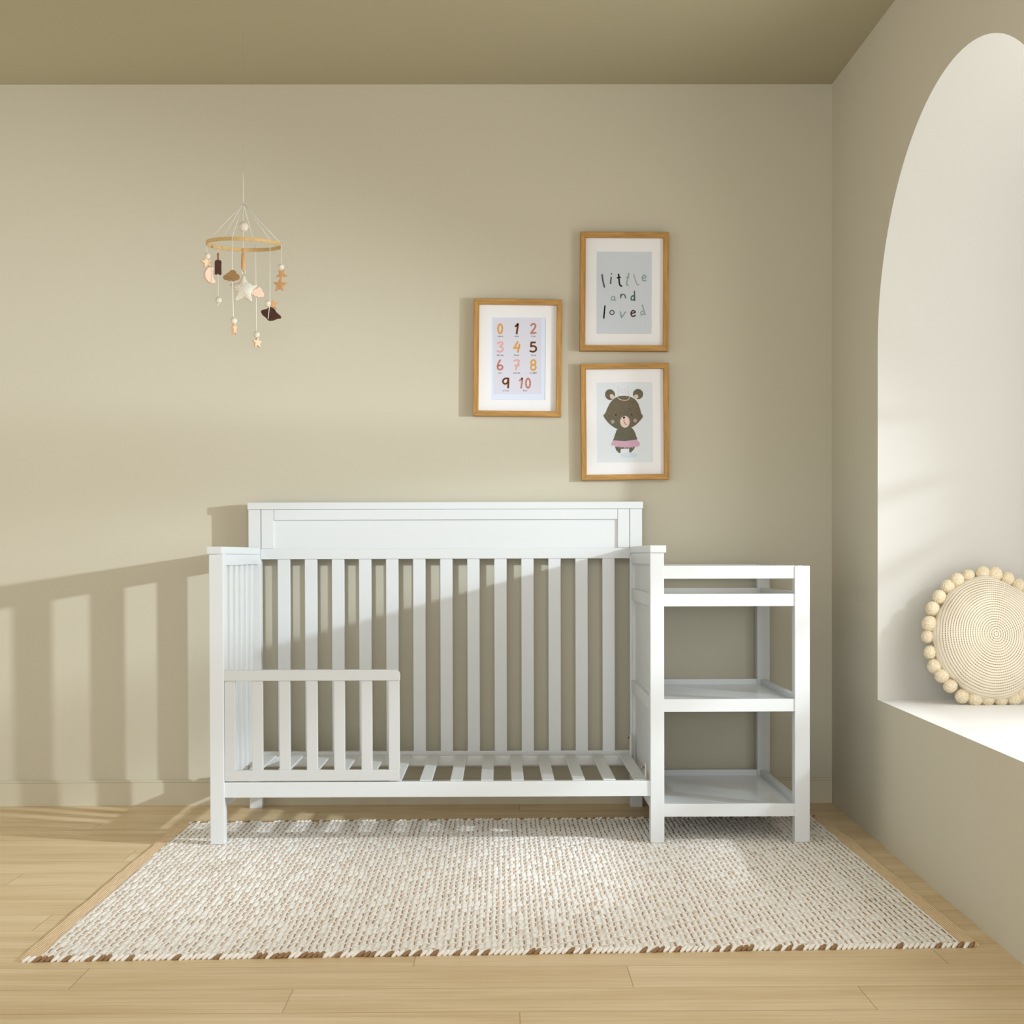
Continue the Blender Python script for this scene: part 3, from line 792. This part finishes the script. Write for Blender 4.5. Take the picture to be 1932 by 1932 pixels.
# pale cloud string
y_ = AT['d'].y
mp('drop_cord', cord([AT['d'] + Vector((0, 0, .004)), (-.6112, y_, 1.76), (-.6099, y_, 1.59)]), M['cord'])
mp('wooden_cloud', prism(BM(), scaled(CLOUD, .86, .98), (-.6062, y_, 1.7560), .009, .5, .16), M['wood_pink'])
crochet_ball((-.6099, y_, 1.6167), .0106)
mp('wooden_star', prism(BM(), star_pts(.0195, .0088, .1), (-.6085, y_, 1.5900), .009, .75, .12), M['wood_pale'])
# dark cloud string
y_ = AT['e'].y
mp('drop_cord', cord([AT['e'] + Vector((0, -.0016, .005)), (-.5365, y_ - .004, 1.70), (-.5378, y_ - .0085, 1.672), (-.5420, y_ - .0085, 1.6370)]), M['cord'])
crochet_ball((-.5433, y_ - .008, 1.6866), .0102)
mp('wooden_star', prism(BM(), star_pts(.0185, .0082, -.05), (-.5275, y_ + .006, 1.6855), .008, .2, -.1), M['wood_mid'])
mp('dark_cloud', prism(BM(), smooth_poly([(-.0315, .009), (-.024, .0125), (-.014, .0145), (-.006, .0195), (.003, .0195), (.011, .014), (.016, .005), (.024, -.002), (.031, -.009), (.030, -.0155), (.020, -.0165), (.010, -.0205), (0, -.0225), (-.010, -.021), (-.017, -.013), (-.026, -.006), (-.0315, .003)], 4, True), (-.5330, y_ - .001, 1.6555), .010, -.1, 0), M['wood_dark'])
# right string of two stars
mp('drop_cord', cord([AT['f'] + Vector((.0015, 0, .004)), (-.5115, -.40, 1.74)]), M['cord'])
crochet_ball((-.5108, -.405, 1.8163), .0103)
mp('wooden_star', prism(BM(), star_pts(.0200, .0090, PI / 5 + .02), (-.5093, -.400, 1.7925), .008, -.15), M['wood_mid'])
mp('wooden_star', prism(BM(), star_pts(.0250, .0112, -.07), (-.5146, -.401, 1.7585), .009, -.2), M['wood_mid'])

mob.location = (-.6059, -.55, 1.8592); mob.scale = (.9694,) * 3

# ------------------------------------------------------------------ cushion on the sill
LEAN = math.radians(-13)
cu = thing('round_cushion', 'round cream crochet cushion edged with pompoms, leaning in the arched window niche', 'cushion', (1.652, -.835, .4385))
cu.rotation_euler = (LEAN, 0, 0)
CR_X, CR_Z, TH, CZ = .166, .186, .072, .2
def cushion_body():
    bm = BM(); N = 72; R = [.08, .2, .34, .48, .6, .7, .79, .86, .92, .96, .985, 1.0]
    def rad(a):
        return 1 + .020 * math.sin(4 * a + 1) + .016 * math.sin(9 * a) + .009 * math.sin(17 * a)
    for side in (-1, 1):
        rings = []
        for r in R:
            ring = []
            for k in range(N):
                a = 2 * PI * k / N; q_ = r * (1 + (rad(a) - 1) * r ** 3); x, z = CR_X * q_ * math.cos(a), CR_Z * q_ * math.sin(a)
                h = TH * (max(0, 1 - r ** 2.6)) ** .55
                h += .002 * noise.noise(Vector((x * 18, z * 18, side)))
                ring.append(bm.verts.new((x, side * h if r < 1 else 0, CZ + z)))
            rings.append(ring)
        cv = bm.verts.new((0, side * TH, CZ))
        for k in range(N):
            bm.faces.new((cv, rings[0][k], rings[0][(k + 1) % N])).smooth = True
            for i in range(len(rings) - 1): bm.faces.new((rings[i][k], rings[i][(k + 1) % N], rings[i + 1][(k + 1) % N], rings[i + 1][k])).smooth = True
    bmesh.ops.remove_doubles(bm, verts=bm.verts, dist=1e-5)
    return bm
obj('cushion_cover', cushion_body(), M['cushion'], cu, local=True)
NP = 29
for k in range(NP):
    a = 2 * PI * (k + .35) / NP + random.uniform(-.03, .03)
    x, z = (CR_X + .0125) * math.cos(a), (CR_Z + .0125) * math.sin(a)
    bm = BM(); r = random.uniform(.0215, .0250)
    z = max(z, -CZ + r * .86)
    ball(bm, (x, random.uniform(.0, .012), CZ + z), r, 4, .035, (random.uniform(.9, 1.05), .95, random.uniform(.9, 1.05)))
    obj('pompom', bm, M['pom'], cu, local=True)

# ------------------------------------------------------------------ light
def lamp(name, kind, loc, energy, col, **kw):
    l = bpy.data.lights.new(name, kind); l.energy = energy; l.color = col
    for k, v in kw.items(): setattr(l, k, v)
    o = bpy.data.objects.new(name, l); C.objects.link(o); o.location = loc; return o
def aim(o, d): o.rotation_euler = Vector(d).to_track_quat('-Z', 'Y').to_euler()
key = lamp('window_lamp', 'SPOT', (2.30, -1.62, 1.36), 1.0, (.82, .92, 1.0), shadow_soft_size=.03, spot_size=math.radians(68), spot_blend=.8)
az, el = math.radians(21), math.radians(-14)
aim(key, (-math.cos(az) * math.cos(el), math.sin(az) * math.cos(el), math.sin(el)))
key.data.use_nodes = True
nt = key.data.node_tree; em = nt.nodes.get('Emission'); lf = nt.nodes.new('ShaderNodeLightFalloff')
lf.inputs['Strength'].default_value = 32.0; nt.links.new(lf.outputs['Constant'], em.inputs['Strength'])
niche_fill = lamp('niche_fill_lamp', 'AREA', rw(1.95, 1.2, DEPTH + .06), 17.0, (1.0, .99, .97), shape='RECTANGLE', size=.95, size_y=1.35)  # added unseen area lamp that brightens the niche jamb and nearby wall
aim(niche_fill, -NO)
fill = lamp('front_fill_lamp', 'AREA', (.8, -6.2, 1.0), 22.0, (.95, .975, 1.0), shape='RECTANGLE', size=2.2, size_y=1.8)  # added fill behind the camera to lift front faces, no known source
aim(fill, Vector((.9, -.3, .5)) - Vector((.8, -6.2, 1.0)))
top = lamp('overhead_fill_lamp', 'AREA', (-.1, -4.1, 2.2), 30.0, (.97, .985, 1.0), shape='RECTANGLE', size=1.6, size_y=1.0)  # added fill from above to brighten rug and floor, no known source
aim(top, Vector((.1, -1.5, 0)) - Vector((-.1, -4.1, 2.2)))
spot = lamp('shelf_fill_spot', 'SPOT', (1.15, -5.8, .95), 170.0, (.97, .985, 1.0), shadow_soft_size=.3, spot_size=math.radians(17), spot_blend=1.0)  # added narrow spot to brighten the changing shelves and wall behind them
aim(spot, Vector((.98, 0, .62)) - Vector((1.15, -5.8, .95)))
w = bpy.data.worlds.new('room_ambient'); bpy.context.scene.world = w; w.use_nodes = True
bg = w.node_tree.nodes['Background']; bg.inputs[0].default_value = (1.0, .995, .98, 1); bg.inputs[1].default_value = 1.28

# ------------------------------------------------------------------ camera
f, px, py = 2857.22, 966.0, 1087.85
yaw, pitch, roll = .00765, -.01382, -.00288
fw = Vector((math.sin(yaw) * math.cos(pitch), math.cos(yaw) * math.cos(pitch), math.sin(pitch)))
r0 = Vector((math.cos(yaw), -math.sin(yaw), 0)); u0 = r0.cross(fw)
r2 = r0 * math.cos(roll) + u0 * math.sin(roll); u2 = u0 * math.cos(roll) - r0 * math.sin(roll)
cd = bpy.data.cameras.new('camera'); cam = bpy.data.objects.new('camera', cd); C.objects.link(cam)
mt = Matrix((r2, u2, -fw)).transposed().to_4x4(); mt.translation = Vector((.19315, -5.30353, .8838)); cam.matrix_world = mt
cd.sensor_width = 36; cd.sensor_fit = 'HORIZONTAL'; cd.lens = f / 1932 * 36; cd.shift_y = (py - 966) / 1932; cd.clip_start = .05
sc = bpy.context.scene; sc.camera = cam
sc.view_settings.view_transform = 'Standard'; sc.view_settings.look = 'None'
sc.view_settings.exposure = 0.0; sc.view_settings.gamma = 1.0
